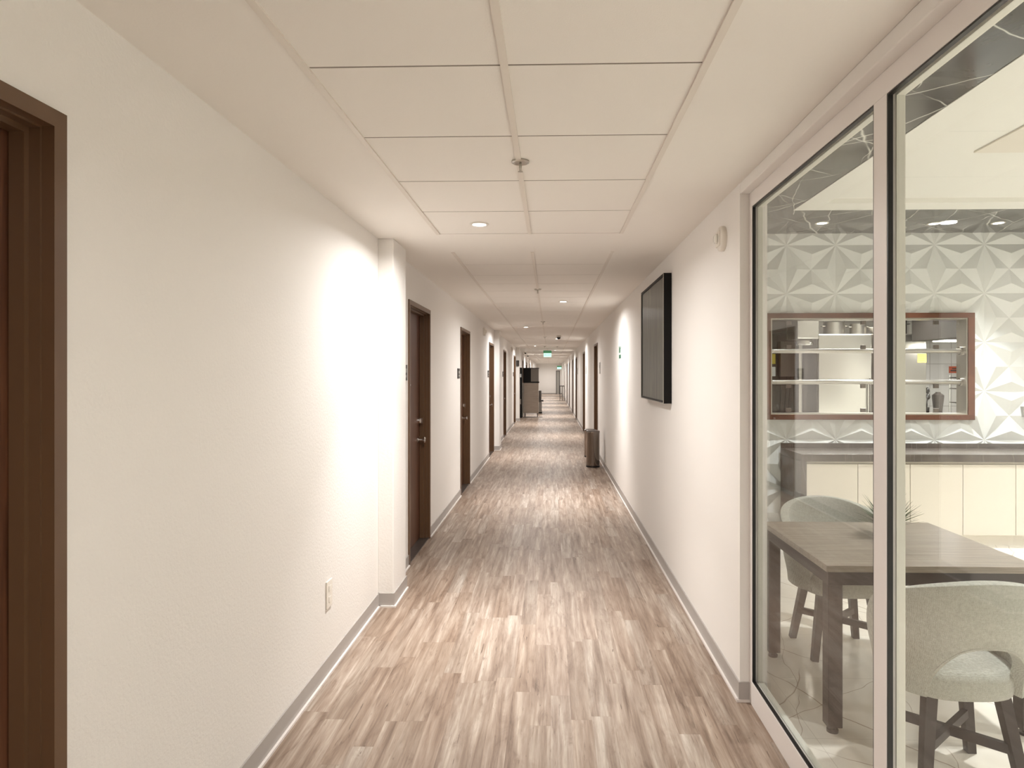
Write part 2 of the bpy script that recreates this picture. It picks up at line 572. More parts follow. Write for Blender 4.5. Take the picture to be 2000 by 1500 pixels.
bx(bm, XR - 0.008, 1.0, GY - 0.008, GY, 0, 0.098); bx(cb, XR - 0.02, 1.0, GY - 0.014, GY - 0.008, 0, 0.012)
base_run(bm, cb, XR, -1, Y0, -1.6)
struct('baseboard_right', bm, BASEB)
struct('trim_3', cb, CAULK)
bm = NB(); bx(bm, XL, XR, Y1 - 0.01, Y1, 0, 0.098)
struct('baseboard_end', bm, BASEB)

# ------------------------------------------------------------------ doors
DN = [0]
def door(xw, s, a, b, handle=True, closer=True):
    """xw wall plane, s=+1 when the corridor lies to +x of it; a..b outer frame along y"""
    DN[0] += 1
    root = struct('door_%d' % DN[0], loc=(xw, (a + b) / 2, 0))
    hw = (b - a) / 2
    bm = NB()
    def r(d0, d1, y0, y1, z0, z1):     # d = distance into the wall from its face (negative: proud)
        x0, x1 = -s * d0, -s * d1
        bx(bm, min(x0, x1), max(x0, x1), y0, y1, z0, z1)
    def ring(d0, d1, o, i):            # frame ring from outer inset o to inner inset i
        r(d0, d1, -hw + o, -hw + i, 0, DH - o); r(d0, d1, hw - i, hw - o, 0, DH - o)
        r(d0, d1, -hw + i, hw - i, DH - i, DH - o)
    ring(-0.012, 0.020, 0.0, 0.042)
    ring(0.020, 0.048, 0.009, 0.047)
    ring(0.048, 0.086, 0.009, 0.062)
    ring(0.086, 0.160, 0.009, 0.056)
    obj('door_frame', bm, DOORF, root)
    bm = NB(); r(0.090, 0.135, -hw + 0.057, hw - 0.057, 0.012, DH - 0.057)
    obj('door_leaf', bm, LEAFD, root)
    bm = NB(); r(-0.002, 0.16, -hw + 0.044, hw - 0.044, 0, 0.010)
    obj('threshold', bm, SSDARK, root)
    if handle:
        yh = hw - 0.125
        bm = NB(); dx = lambda d: -s * d
        lathe(bm, [(0.032, dx(0.090)), (0.032, dx(0.082)), (0.012, dx(0.080)), (0.012, dx(0.045)), (0.026, dx(0.040)), (0.030, dx(0.025)), (0.018, dx(0.014))], (0, yh, 1.0), 20, 'X')
        beam(bm, (dx(0.03), yh, 1.0), (dx(0.03), yh - 0.055, 1.0), 0.018, 0.014, 0.018, 0.014)
        autosmooth(obj('handle', bm, CHROME, root))
        bm = NB()
        lathe(bm, [(0.028, dx(0.090)), (0.028, dx(0.070)), (0.02, dx(0.064))], (0, yh, 1.19), 20, 'X')
        bx(bm, min(dx(0.064), dx(0.045)), max(dx(0.064), dx(0.045)), yh - 0.006, yh + 0.006, 1.165, 1.215)
        autosmooth(obj('deadbolt', bm, CHROME, root))
        bm = NB(); lathe(bm, [(0.011, dx(0.090)), (0.011, dx(0.084)), (0.006, dx(0.083))], (0, 0, 1.55), 14, 'X')
        autosmooth(obj('peephole', bm, CHROME, root))
    return root
for i, (a, b) in enumerate(LD): door(XL, 1, a, b, handle=(0 < i < 6))
for i, (a, b) in enumerate(RD): door(XR, -1, a, b, handle=False)
# door in the end wall
DN[0] += 1
root = struct('door_%d' % DN[0], loc=(0.62, Y1, 0))
bm = NB()
bx(bm, -0.16, -0.11, -0.02, 0, 0, 2.0); bx(bm, 0.11, 0.16, -0.02, 0, 0, 2.0); bx(bm, -0.11, 0.11, -0.02, 0, 1.95, 2.0)
obj('door_frame', bm, DGREY, root)
bm = NB(); bx(bm, -0.11, 0.11, -0.01, 0, 0, 1.95); obj('door_leaf', bm, RUST, root)

# ------------------------------------------------------------------ glazed front
win = struct('window_1')
xf = 1.0
YA, YB = -1.6, GY
ZT, ZB = 2.483, 0.118
bm = NB()
bx(bm, xf, xf + 0.05, YA, YB, 0, ZB, 0.002)
bx(bm, xf, xf + 0.05, YA, YB, ZT, 2.556, 0.002)
bx(bm, xf, xf + 0.05, YB - 0.045, YB, ZB, ZT, 0.002)
bx(bm, xf, xf + 0.05, YA, YA + 0.045, ZB, ZT, 0.002)
MU = [(1.984, 2.062), (0.70, 0.778), (-0.56, -0.482)]
for a, b in MU: bx(bm, xf, xf + 0.05, a, b, ZB, ZT, 0.002)
obj('window_frame', bm, ALU, win)
opens = [(2.062, YB - 0.045), (0.778, 1.984), (-0.482, 0.70), (YA + 0.045, -0.56)]
for a, b in opens:
    bm = NB()
    t = 0.006
    x0, x1 = xf + 0.002, xf + 0.017
    bx(bm, x0, x1, a, a + t, ZB, ZT); bx(bm, x0, x1, b - t, b, ZB, ZT)
    bx(bm, x0, x1, a + t, b - t, ZB, ZB + t); bx(bm, x0, x1, a + t, b - t, ZT - t, ZT)
    obj('gasket', bm, BLACKR, win)
    bm = NB()
    x0, x1 = xf + 0.0265, xf + 0.052; t = 0.008
    bx(bm, x0, x1, a, a + t, ZB, ZT); bx(bm, x0, x1, b - t, b, ZB, ZT)
    bx(bm, x0, x1, a + t, b - t, ZB, ZB + t); bx(bm, x0, x1, a + t, b - t, ZT - t, ZT)
    obj('glazing_stop', bm, ALUI, win)
    bm = NB(); bx(bm, xf + 0.018, xf + 0.026, a + 0.0005, b - 0.0005, ZB + 0.0005, ZT - 0.0005)
    obj('glass_pane', bm, GLASS, win)

# ------------------------------------------------------------------ dining room shell
RX0, RX1, RY0 = 1.09, 6.6, -2.2
RZ = H + 1.487
struct('floor', bx(NB(), 1.03, RX1 + 0.1, RY0, WY + 0.1, -0.1, 0), MARBF)
bm = NB(); bx(bm, RX1, RX1 + 0.1, RY0, WY, 0, 3.6)
struct('wall_right', bm, CLOUD)
bm = NB(); bx(bm, 1.05, RX1, RY0 - 0.1, RY0, 0, 3.6)
struct('wall_near', bm, CLOUD)
bm = NB(); bx(bm, XR + 0.07, XR + 0.136, RY0, WY, ZC, 3.6); bx(bm, XR + 0.07, XR + 0.136, RY0, -1.6, 0, ZC)
struct('wall_upper', bm, CLOUD)
SX, SY = 2.19, 5.985
SX2, SY0 = 5.5, -1.1
bm = NB()
bx(bm, RX0, SX, RY0, WY, RZ, RZ + 0.06)
bx(bm, SX, RX1, SY, WY, RZ, RZ + 0.06)
bx(bm, SX2, RX1, RY0, SY, RZ, RZ + 0.06)
bx(bm, SX, SX2, RY0, SY0, RZ, RZ + 0.06)
struct('ceiling', bm, MARBC)
bm = NB(); q = 0.2
bx(bm, SX, SX + q, SY0, SY, RZ - 0.004, RZ + 0.035)
bx(bm, SX2 - q, SX2, SY0, SY, RZ - 0.004, RZ + 0.035)
bx(bm, SX + q, SX2 - q, SY - q - 0.04, SY, RZ - 0.004, RZ + 0.035)
bx(bm, SX + q, SX2 - q, SY0, SY0 + q, RZ - 0.004, RZ + 0.035)
bx(bm, SX, SX2, SY0, SY, RZ + 0.035, RZ + 0.1)
struct('ceiling', bm, CLOUD)
bm = NB(); bx(bm, 2.88, 4.1, 3.33, 4.55, RZ + 0.022, RZ + 0.0345, 0.002)
struct('trim_4', bm, CREAM)

# panelled far wall with the star relief and the serving opening
PX0, PX1, PZ0, PZ1 = 2.312, 4.345, H - 0.418, H + 0.594
P = 0.5125
ox, oz = 2.488, H + 1.366
bm = NB()
hgt = 0.036; sf = 0.195
vc = {}
def V(x, z, y):
    k = (round(x, 4), round(z, 4))
    if k not in vc: vc[k] = bm.verts.new((x, y, z))
    return vc[k]
i0, i1 = -3, 9
for i in range(i0, i1):
    for j in range(-7, 2):
        x, z = ox + i * P, oz + j * P
        cx_, cz_ = x + P / 2, z + P / 2
        A = [(x, z), (x + P, z), (x + P, z + P), (x, z + P)]
        for k in range(4):
            p, q2 = A[k], A[(k + 1) % 4]
            mx_, mz_ = (p[0] + q2[0]) / 2, (p[1] + q2[1]) / 2
            dx_, dz_ = (cx_ - mx_) / (P / 2), (cz_ - mz_) / (P / 2)
            S = (mx_ + dx_ * sf * P, mz_ + dz_ * sf * P)
            base = WY
            vp, vq, vm = V(p[0], p[1], base), V(q2[0], q2[1], base), V(mx_, mz_, base)
            vs, vC = V(S[0], S[1], base - hgt), V(cx_, cz_, base)
            for tri in ((vp, vm, vs), (vm, vq, vs), (vp, vs, vC), (vq, vC, vs)):
                try: bm.faces.new(tri)
                except ValueError: pass
def cut(co, no, clear=False):
    g = bm.verts[:] + bm.edges[:] + bm.faces[:]
    bmesh.ops.bisect_plane(bm, geom=g, plane_co=co, plane_no=no, clear_outer=clear)
cut((RX0, 0, 0), (-1, 0, 0), True); cut((RX1, 0, 0), (1, 0, 0), True)
cut((0, 0, 0.0), (0, 0, -1), True); cut((0, 0, RZ + 0.01), (0, 0, 1), True)
for co, no in (((PX0, 0, 0), (1, 0, 0)), ((PX1, 0, 0), (1, 0, 0)), ((0, 0, PZ0), (0, 0, 1)), ((0, 0, PZ1), (0, 0, 1))): cut(co, no)
dead = [f for f in bm.faces if PX0 < f.calc_center_median().x < PX1 and PZ0 < f.calc_center_median().z < PZ1]
bmesh.ops.delete(bm, geom=dead, context='FACES')
bx(bm, RX0, PX0, WY + 0.001, WY + 0.12, 0, RZ); bx(bm, PX1, RX1, WY + 0.001, WY + 0.12, 0, RZ)
bx(bm, PX0, PX1, WY + 0.001, WY + 0.12, 0, PZ0); bx(bm, PX0, PX1, WY + 0.001, WY + 0.12, PZ1, RZ)
struct('wall_far', bm, WHITEW)

# serving window: wood surround, steel liner, rails, clamped glass
sw = thing('serving_window', 'wide serving hatch with red-brown wood frame and steel rails in the star-relief wall', 'serving window', (3.33, WY, 1.7))
c0 = Vector((3.33, WY, 1.7))
def lb(bm, x0, x1, y0, y1, z0, z1, bev=0, o=c0): return bx(bm, x0 - o.x, x1 - o.x, y0 - o.y, y1 - o.y, z0 - o.z, z1 - o.z, bev)
bm = NB()
ow = 0.053; y0f, y1f = WY - 0.05, WY - 0.0
lb(bm, PX0 - ow, PX1 + ow + 0.016, y0f, y1f, PZ1, PZ1 + ow, 0.003)
lb(bm, PX0 - ow, PX1 + ow + 0.016, y0f, y1f, PZ0 - ow, PZ0, 0.003)
lb(bm, PX0 - ow, PX0, y0f, y1f, PZ0, PZ1, 0.003); lb(bm, PX1, PX1 + ow + 0.016, y0f, y1f, PZ0, PZ1, 0.003)
obj('wooden_frame', bm, REDW, sw)
bm = NB(); t = 0.014
lb(bm, PX0, PX1, WY - 0.04, WY + 0.13, PZ1 - t, PZ1 - 0.001); lb(bm, PX0, PX1, WY - 0.04, WY + 0.13, PZ0 + 0.001, PZ0 + t)
lb(bm, PX0 + 0.001, PX0 + t, WY - 0.04, WY + 0.13, PZ0 + t, PZ1 - t); lb(bm, PX1 - t, PX1 - 0.001, WY - 0.04, WY + 0.13, PZ0 + t, PZ1 - t)
obj('steel_liner', bm, STEEL, sw)
for z in (H + 0.252, H - 0.078):
    bm = NB(); cyl(bm, (PX0 + t - c0.x, 0.05, z - c0.z), (PX1 - t - c0.x, 0.05, z - c0.z), 0.024)
    r_ = autosmooth(obj('rail', bm, STEEL, sw))
    for xx, s in ((PX0 + t, 1), (PX1 - t, -1)):
        bm = NB(); cyl(bm, (xx - c0.x, 0.05, z - c0.z), (xx + s * 0.022 - c0.x, 0.05, z - c0.z), 0.042)
        f_ = autosmooth(obj('flange', bm, CHROME, r_))
for za, zb_ in ((H + 0.285, PZ1 - t - 0.02), (PZ0 + t + 0.02, H - 0.112)):
    bm = NB(); lb(bm, PX0 + t + 0.02, PX1 - t - 0.03, WY + 0.046, WY + 0.054, za, zb_)
    g_ = obj('sneeze_guard_glass', bm, GLASS, sw)
    for xx in (2.53, 3.31, 4.07):
        for zz in (za, zb_):
            bm = NB(); d_ = 0.03
            lb(bm, xx - 0.026, xx + 0.026, WY + 0.038, WY + 0.062, zz - (0.012 if zz == za else 0.03), zz + (0.03 if zz == za else 0.012), 0.004)
            obj('clamp', bm, SSDARK, g_)

# switch plate on the panelled wall
t_ = thing('switch_plate', 'grey steel switch plate with round button on the white relief wall', 'switch', (4.965, WY - 0.036, H - 0.385))
bm = NB(); bx(bm, -0.06, 0.06, -0.012, 0.036, -0.055, 0.055, 0.004); obj('plate', bm, RUST, t_)
bm = NB(); cyl(bm, (-0.02, -0.02, 0), (-0.02, -0.011, 0), 0.018); obj('button', bm, DGREY, t_)

# ------------------------------------------------------------------ counter run below the hatch
CX0, CY0, CZ = 2.415, 6.40, H - 0.765
bm = NB()
bx(bm, CX0, 5.0, CY0, WY - 0.037, CZ - 0.072, CZ, 0.002)
bx(bm, CX0, CX0 + 0.055, CY0, WY - 0.037, 0, CZ - 0.072, 0.002)
bx(bm, CX0, 5.0, WY - 0.055, WY - 0.037, CZ, CZ + 0.05, 0.001)
tag(obj('countertop', bm, COUNT), 'grey stone countertop with waterfall end and low upstand under the serving hatch', 'countertop')
x = CX0 + 0.057; k = 0
cab = None
where = ['leftmost, beside the waterfall end of the counter', 'second from the waterfall end of the counter', 'third from the waterfall end of the counter', 'fourth from the waterfall end of the counter', 'fifth from the waterfall end of the counter']
for k in range(5):
    lab = 'cream base cabinet, ' + where[k]
    if cab is None:
        cab = thing('base_cabinet', lab, 'cabinet', (x, CY0 + 0.03, 0), 0, 'cream base cabinets under the grey counter')
        bm = NB(); bx(bm, 0, 0.498, 0.02, 0.51, 0.10, CZ - 0.078)
        obj('body', bm, CREAM, cab)
        bm = NB(); bx(bm, 0.002, 0.496, 0, 0.019, 0.10, CZ - 0.10, 0.002)
        obj('door', bm, CREAM, cab)
        bm = NB(); bx(bm, 0, 0.498, 0.03, 0.045, 0, 0.10)
        obj('plinth', bm, CREAM, cab)
    else: dup(cab, (x, CY0 + 0.03, 0), lab)
    x += 0.499

# ------------------------------------------------------------------ table
tb = thing('dining_table', 'square grey wood table with dark metal legs behind the glass front', 'table', (1.735, 3.47, 0))
TX, TY, TZ = 0.48, 0.45, H - 0.868
bm = NB(); bx(bm, -TX, TX, -TY, TY, TZ - 0.03, TZ, 0.002); obj('tabletop', bm, TABLEW, tb)
bm = NB()
e = 0.012; az0 = TZ - 0.092; az1 = TZ - 0.030
bx(bm, -TX + e, TX - e, -TY + e, -TY + e + 0.04, az0, az1); bx(bm, -TX + e, TX - e, TY - e - 0.04, TY - e, az0, az1)
bx(bm, -TX + e, -TX + e + 0.04, -TY + e + 0.04, TY - e - 0.04, az0, az1); bx(bm, TX - e - 0.04, TX - e, -TY + e + 0.04, TY - e - 0.04, az0, az1)
obj('apron', bm, DARKB, tb)
for sx in (-1, 1):
    for sy in (-1, 1):
        cx_, cy_ = sx * (TX - e - 0.033), sy * (TY - e - 0.033)
        bm = NB(); bx(bm, cx_ - 0.033, cx_ + 0.033, cy_ - 0.033, cy_ + 0.033, 0.03, az0, 0.003)
        l_ = obj('leg', bm, DARKB, tb)
        bm = NB(); cyl(bm, (cx_, cy_, 0), (cx_, cy_, 0.012), 0.026); cyl(bm, (cx_, cy_, 0.012), (cx_, cy_, 0.031), 0.012)
        obj('levelling_foot', bm, BLACKR, l_)

# ------------------------------------------------------------------ upholstered tub chairs
def smooth01(t):
    t = max(0, min(1, t)); return t * t * (3 - 2 * t)
def interp(tab, x):
    for (a, va), (b, vb) in zip(tab, tab[1:]):
        if x <= b: return va + (vb - va) * smooth01((x - a) / (b - a))
    return tab[-1][1]
def shell_pt(ph, z):
    a = abs(math.degrees(ph))
    s = interp([(0.30, 0.60), (0.42, 0.74), (0.60, 0.92), (0.78, 1.0), (1.0, 1.02)], z)
    ex = 2.25
    c, s_ = math.cos(ph), math.sin(ph)
    r = (abs(s_ / 0.285) ** ex + abs(c / 0.255) ** ex) ** (-1 / ex)
    x, y = r * s_, r * c
    return Vector((x * (0.5 + 0.5 * s), y * s if y > 0 else y * (0.5 + 0.5 * s), z))
def low_edge(a):
    if a >= 44: return 0.398
    return 0.398 + 0.222 * (1 - (a / 44.0) ** 2.6) ** 0.6
def tub_chair(name, label, loc, rz):
    t = thing(name, label, 'chair', loc, rz, 'fabric tub chairs at the square table')
    bm = NB()
    nu, nv = 128, 14
    PH = math.radians(128)
    grid = []
    for i in range(nu + 1):
        ph = -PH + 2 * PH * i / nu
        a = abs(math.degrees(ph))
        up = 0.730 + 0.142 * max(0.0, math.cos(math.radians(min(a, 90)))) ** 0.7 if a < 84 else 0.730 + 0.142 * max(0.0, math.cos(math.radians(84))) ** 0.7 - 0.24 * ((a - 84) / 44) ** 1.3
        lo = low_edge(a)
        col = []
        for j in range(nv + 1):
            z = lo + (up - lo) * j / nv
            col.append(bm.verts.new(shell_pt(ph, z)))
        grid.append(col)
    for i in range(nu):
        for j in range(nv):
            bm.faces.new([grid[i][j], grid[i + 1][j], grid[i + 1][j + 1], grid[i][j + 1]])
    o = obj('backrest', bm, FABRIC, t, True, [('SOLIDIFY', dict(thickness=0.05, offset=0)), ('BEVEL', dict(width=0.018, segments=3, limit_method='ANGLE', angle_limit=0.9)), ('SUBSURF', dict(levels=1, render_levels=1))])
    # piping along the back opening
    bm = NB()
    prev = None
    for i in range(61):
        ph = math.radians(-46 + 92 * i / 60)
        a = abs(math.degrees(ph))
        lo = low_edge(a)
        p = shell_pt(ph, lo + 0.006); nrm = Vector((p.x, p.y, 0)).normalized()
        p = p + nrm * 0.024
        if prev is not None: cyl(bm, prev, p, 0.0035, seg=6, caps=False)
        prev = p
    obj('piping', bm, FABRIC, o, True)
    bm = NB()
    prof = [(0.0, 0.372), (0.80, 0.374), (0.95, 0.385), (1.0, 0.42), (1.0, 0.46), (0.96, 0.480), (0.85, 0.488), (0.0, 0.492)]
    rings = []
    for k, z in prof:
        ring = []
        for i in range(48):
            th = 2 * PI * i / 48; ex = 2.8
            c, s_ = math.cos(th), math.sin(th)
            r = (abs(c / 0.232) ** ex + abs(s_ / 0.222) ** ex) ** (-1 / ex)
            ring.append(bm.verts.new((r * c * max(k, 0.02), r * s_ * max(k, 0.02) - 0.038, z)))
        rings.append(ring)
    for a_, b_ in zip(rings, rings[1:]):
        for i in range(48):
            j = (i + 1) % 48
            bm.faces.new([a_[i], a_[j], b_[j], b_[i]])
    bm.faces.new(rings[0][::-1]); bm.faces.new(rings[-1])
    obj('seat', bm, FABRIC, t, True)
    tops, bots = {}, {}
    for sx in (-1, 1):
        for sy in (-1, 1):
            p1 = Vector((sx * 0.140, sy * 0.120 - 0.01, 0.385)); p0 = Vector((sx * 0.195, sy * 0.172, 0.0))
            bm = NB(); beam(bm, p1, p0, 0.045, 0.036, 0.045, 0.036, (1, 0, 0))
            obj('leg', bm, DARKB, t)
            k_ = 0.52
            bots[(sx, sy)] = p1.lerp(p0, k_)
    for sx in (-1, 1):
        bm = NB(); beam(bm, bots[(sx, -1)], bots[(-sx, 1)], 0.036, 0.036, 0.024, 0.024, (0, 0, 1))
        obj('stretcher', bm, DARKB, t)
    return t
ch = tub_chair('tub_chair', 'pale grey fabric tub chair on the far side of the table, facing the glass', (1.71, 3.985, 0), 0)
dup(ch, (1.635, 2.745, 0), 'pale grey fabric tub chair nearest the glass, its arched back turned to the corridor', PI)

# ------------------------------------------------------------------ plant on the table
pl = thing('potted_grass_plant', 'small spiky green plant in a white pot on the square table', 'plant', (1.80, 3.55, TZ))
bm = NB(); lathe(bm, [(0.022, 0), (0.026, 0.002), (0.032, 0.06), (0.034, 0.065), (0.030, 0.065), (0.028, 0.056)], seg=28)
autosmooth(obj('pot', bm, POTM, pl))
bm = NB(); cyl(bm, (0, 0, 0.052), (0, 0, 0.059), 0.0278); obj('soil', bm, SOIL, pl)
bm = NB()
for k in range(170):
    th = random.random() * 2 * PI; el = random.uniform(0.30, 1.42); ln = random.uniform(0.145, 0.20)
    d = Vector((math.cos(th) * math.cos(el), math.sin(th) * math.cos(el), math.sin(el)))
    p = Vector((math.cos(th) * 0.012, math.sin(th) * 0.012, 0.056))
    side = Vector((-math.sin(th), math.cos(th), 0)); pr = None
    nrm = d.cross(side).normalized()
    for s_ in range(6):
        f = s_ / 5.0
        wdt = 0.0062 * (1 - f ** 1.5) + 0.0003
        q_ = [bm.verts.new(p - side * wdt), bm.verts.new(p + nrm * 0.0012 * (1 - f)), bm.verts.new(p + side * wdt), bm.verts.new(p - nrm * 0.0006)]
        if pr:
            for i in range(4): bm.faces.new([pr[i], pr[(i + 1) % 4], q_[(i + 1) % 4], q_[i]])
        pr = q_
        p = p + d * ln / 5; d = (d + Vector((0, 0, -0.02))).normalized()
obj('leaves', bm, LEAF, pl)

# ------------------------------------------------------------------ kitchen beyond the hatch
KY0, KY1, KX0, KX1, KZ = WY + 0.12, 9.5, 1.9, 6.6, 2.75
bm = NB(); bx(bm, KX0, KX1, KY1, KY1 + 0.1, 0, KZ); struct('wall_kitchen', bm, KTILE)
bm = NB(); bx(bm, KX0 - 0.1, KX0, KY0, KY1, 0, KZ); bx(bm, KX1, KX1 + 0.1, KY0, KY1, 0, KZ); struct('wall_kitchen_side', bm, KTILE)
bm = NB(); bx(bm, KX0 - 0.1, KX1 + 0.1, KY0, KY1, KZ, KZ + 0.1); struct('ceiling', bm, CLOUD)
bm = NB(); bx(bm, KX0 - 0.1, KX1 + 0.1, WY + 0.1, KY1, -0.1, 0); struct('floor', bm, RUST)

fr = thing('steel_refrigerator', 'tall two-door stainless steel refrigerator seen through the serving hatch', 'refrigerator', (4.10, 8.5, 0))
bm = NB(); bx(bm, -0.68, 0.68, 0.03, 0.85, 0.12, 2.17, 0.004); bx(bm, -0.66, 0.66, 0.06, 0.8, 0, 0.12); obj('body', bm, SSDARK, fr)
for sx, nm in ((-1, 'l'), (1, 'r')):
    bm = NB(); bx(bm, min(sx * 0.012, sx * 0.675), max(sx * 0.012, sx * 0.675), -0.02, 0.029, 0.16, 2.16, 0.004)
    d_ = obj('door', bm, STEEL, fr)
    bm = NB(); cyl(bm, (sx * 0.05, -0.06, 0.9), (sx * 0.05, -0.06, 1.6), 0.011)
    cyl(bm, (sx * 0.05, -0.06, 0.95), (sx * 0.05, -0.02, 0.95), 0.008); cyl(bm, (sx * 0.05, -0.06, 1.55), (sx * 0.05, -0.02, 1.55), 0.008)
    autosmooth(obj('handle', bm, DGREY, d_))
bm = NB(); bx(bm, 0.565, 0.675, -0.0225, -0.0205, H + 0.155, H + 0.27)
o = obj('notice', bm, YEL, fr); o['label'] = 'yellow paper notice on the right door'
for z in (0.18, 0.205, 0.23, 0.25):
    bm = NB(); bx(bm, 0.58, 0.66, -0.0232, -0.0226, H + z, H + z + 0.004); obj('text_line', bm, DGREY, o)

bowls = [(3.72, 8.72, 0.13, 0.16, STEEL, 'stockpot', 'steel stockpot standing on the refrigerator, leftmost', 'pot'),
         (4.02, 8.70, 0.10, 0.14, STEEL, 'stockpot', 'narrow steel pot on the refrigerator right of the largest pot', 'pot'),
         (4.32, 8.68, 0.17, 0.09, POTM, 'mixing_bowl', 'wide white mixing bowl on top of the refrigerator', 'bowl'),
         (4.58, 8.75, 0.09, 0.2, DGREY, 'stockpot', 'dark tall pot at the right end of the refrigerator top', 'pot')]
for x_, y_, r_, h_, m_, nm, lab, cat in bowls:
    t_ = thing(nm, lab, cat, (x_, y_, 2.17))
    bm = NB()
    if nm == 'mixing_bowl':
        lathe(bm, [(r_ * 0.45, 0), (r_ * 0.85, h_ * 0.5), (r_, h_), (r_ * 0.97, h_), (r_ * 0.8, h_ * 0.5), (r_ * 0.4, 0.006)])
        autosmooth(obj('body', bm, m_, t_), 60)
        bm = NB(); lathe(bm, [(r_ + 0.004, h_ - 0.006), (r_ + 0.006, h_), (r_ - 0.002, h_ + 0.003)]); obj('rim', bm, m_, t_, True)
    else:
        lathe(bm, [(r_, 0), (r_, h_), (r_ - 0.005, h_), (r_ - 0.005, 0.006)])
        autosmooth(obj('body', bm, m_, t_))
        for s in (-1, 1):
            bm = NB(); cyl(bm, (s * (r_ - 0.002), -0.03, h_ * 0.7), (s * (r_ + 0.03), -0.03, h_ * 0.7), 0.005, seg=8); cyl(bm, (s * (r_ - 0.002), 0.03, h_ * 0.7), (s * (r_ + 0.03), 0.03, h_ * 0.7), 0.005, seg=8); cyl(bm, (s * (r_ + 0.03), -0.034, h_ * 0.7), (s * (r_ + 0.03), 0.034, h_ * 0.7), 0.005, seg=8)
            obj('handle', bm, m_, t_)

hd = thing('extractor_hood', 'dark grey steel extractor hood hanging in the kitchen right of the refrigerator', 'extractor hood', (5.1, 7.9, H + 0.42))
bm = NB(); bx(bm, -0.55, 0.55, -0.6, 0.50, 0.0, 0.68, 0.003); obj('canopy', bm, HOODM, hd)
bm = NB(); bx(bm, -0.35, 0.3, 0.1, 0.40, -0.012, 0.0); obj('lamp_panel', bm, TUBE, hd)
area('hood_light', (0, 0.25, -0.02), 14, 0.6, (1, 0.98, 0.94), parent=hd, shape='RECTANGLE', sy=0.25)

kc = thing('steel_worktable', 'steel kitchen worktable below the extractor hood', 'table', (5.42, 8.85, 0))
bm = NB(); bx(bm, -0.62, 0.6, -0.4, 0.4, 0.98, 1.02, 0.003); obj('top', bm, SSDARK, kc)
for sx in (-0.5, 0.55):
    for sy in (-0.35, 0.35):
        bm = NB(); cyl(bm, (sx, sy, 0), (sx, sy, 0.98), 0.02, seg=12); obj('leg', bm, SSDARK, kc)
# utensils and small things on the worktable
ut = thing('utensil_holder', 'black holder full of dark kitchen utensils beside the refrigerator', 'utensil holder', (4.90, 8.75, 1.02))
bm = NB(); lathe(bm, [(0.055, 0), (0.06, 0.2), (0.056, 0.2), (0.05, 0.006)], seg=20); autosmooth(obj('holder', bm, BLACK, ut))
for k in range(5):
    th = k * 1.25; bm = NB()
    e_ = (0.05 * math.cos(th), 0.05 * math.sin(th), 0.32 + 0.02 * k)
    cyl(bm, (0.02 * math.cos(th), 0.02 * math.sin(th), 0.02), e_, 0.005, seg=8)
    lathe(bm, [(0.012, e_[2] - 0.02), (0.028, e_[2] + 0.01), (0.02, e_[2] + 0.05), (0.005, e_[2] + 0.06)], (e_[0], e_[1], 0), 12)
    obj('utensil', bm, BLACKG, ut, True)
bl = thing('kitchen_blender', 'dark upright blender on the steel worktable beside the utensils', 'blender', (5.06, 8.72, 1.02))
bm = NB(); lathe(bm, [(0.085, 0), (0.085, 0.04), (0.06, 0.13), (0.05, 0.14)], seg=20); autosmooth(obj('base', bm, BLACK, bl))
bm = NB(); lathe(bm, [(0.05, 0.14), (0.07, 0.33), (0.07, 0.36), (0.03, 0.39), (0.03, 0.40)], seg=20); autosmooth(obj('jug', bm, DGREY, bl))
ra = thing('wire_rack', 'narrow chrome wire rack at the right of the kitchen hatch view', 'rack', (5.26, 8.62, 1.02))
for sx in (-0.06, 0.10):
    for sy in (-0.08, 0.08):
        bm = NB(); cyl(bm, (sx, sy, 0), (sx, sy, 0.62), 0.008, seg=10); obj('post', bm, CHROME, ra)
for z in (0.08, 0.26, 0.44, 0.58):
    bm = NB(); bx(bm, -0.065, 0.105, -0.085, 0.085, z, z + 0.014); obj('shelf', bm, CHROME, ra)
t_ = thing('red_notice', 'small red notice on the kitchen tiles beside the wire rack', 'sign', (5.74, KY1, H + 0.07))
bm = NB(); bx(bm, -0.075, 0.09, -0.006, 0, -0.045, 0.05); obj('board', bm, RED, t_)
bm = NB(); bx(bm, -0.055, 0.05, -0.0085, -0.0062, -0.02, 0.0); bx(bm, -0.035, 0.04, -0.0085, -0.0062, 0.012, 0.026); obj('lettering', bm, DGREY, t_)
# left side of the kitchen
pn = thing('dark_steel_cabinet', 'tall dark steel cabinet at the left of the kitchen hatch view', 'cabinet', (2.95, 9.2, 0))
bm = NB(); bx(bm, -0.5, 0.42, 0, 0.29, 0, 2.5, 0.003); obj('body', bm, DGREY, pn)
bm = NB(); bx(bm, 0.20, 0.40, -0.12, -0.001, 1.62, 2.1, 0.004); obj('control_box', bm, SSDARK, pn)
for nm, m_, z0, z1 in (('yellow_notice', YEL, H + 0.15, H + 0.29), ('white_notice', WPAP, H - 0.02, H + 0.11)):
    bm = NB(); bx(bm, 0.075, 0.17, -0.003, -0.001, z0, z1); obj('notice', bm, m_, pn)
for k, xx in enumerate((0.22, 0.30, 0.36)):
    bm = NB()
    pp = None
    for s_ in range(9):
        p = Vector((xx + 0.02 * math.sin(s_ * 0.9 + k), -0.02 - 0.004 * k, 1.62 - s_ * 0.14))
        if pp: cyl(bm, pp, p, 0.007, seg=8, caps=False)
        pp = p
    obj('cable', bm, BLACKR, pn, True)
bm = NB(); cyl(bm, (3.39, 9.0, 0), (3.39, 9.0, KZ), 0.022, seg=16)
tag(obj('white_pipe', bm, WHITEP), 'vertical white pipe in front of the dark kitchen cabinet', 'pipe')
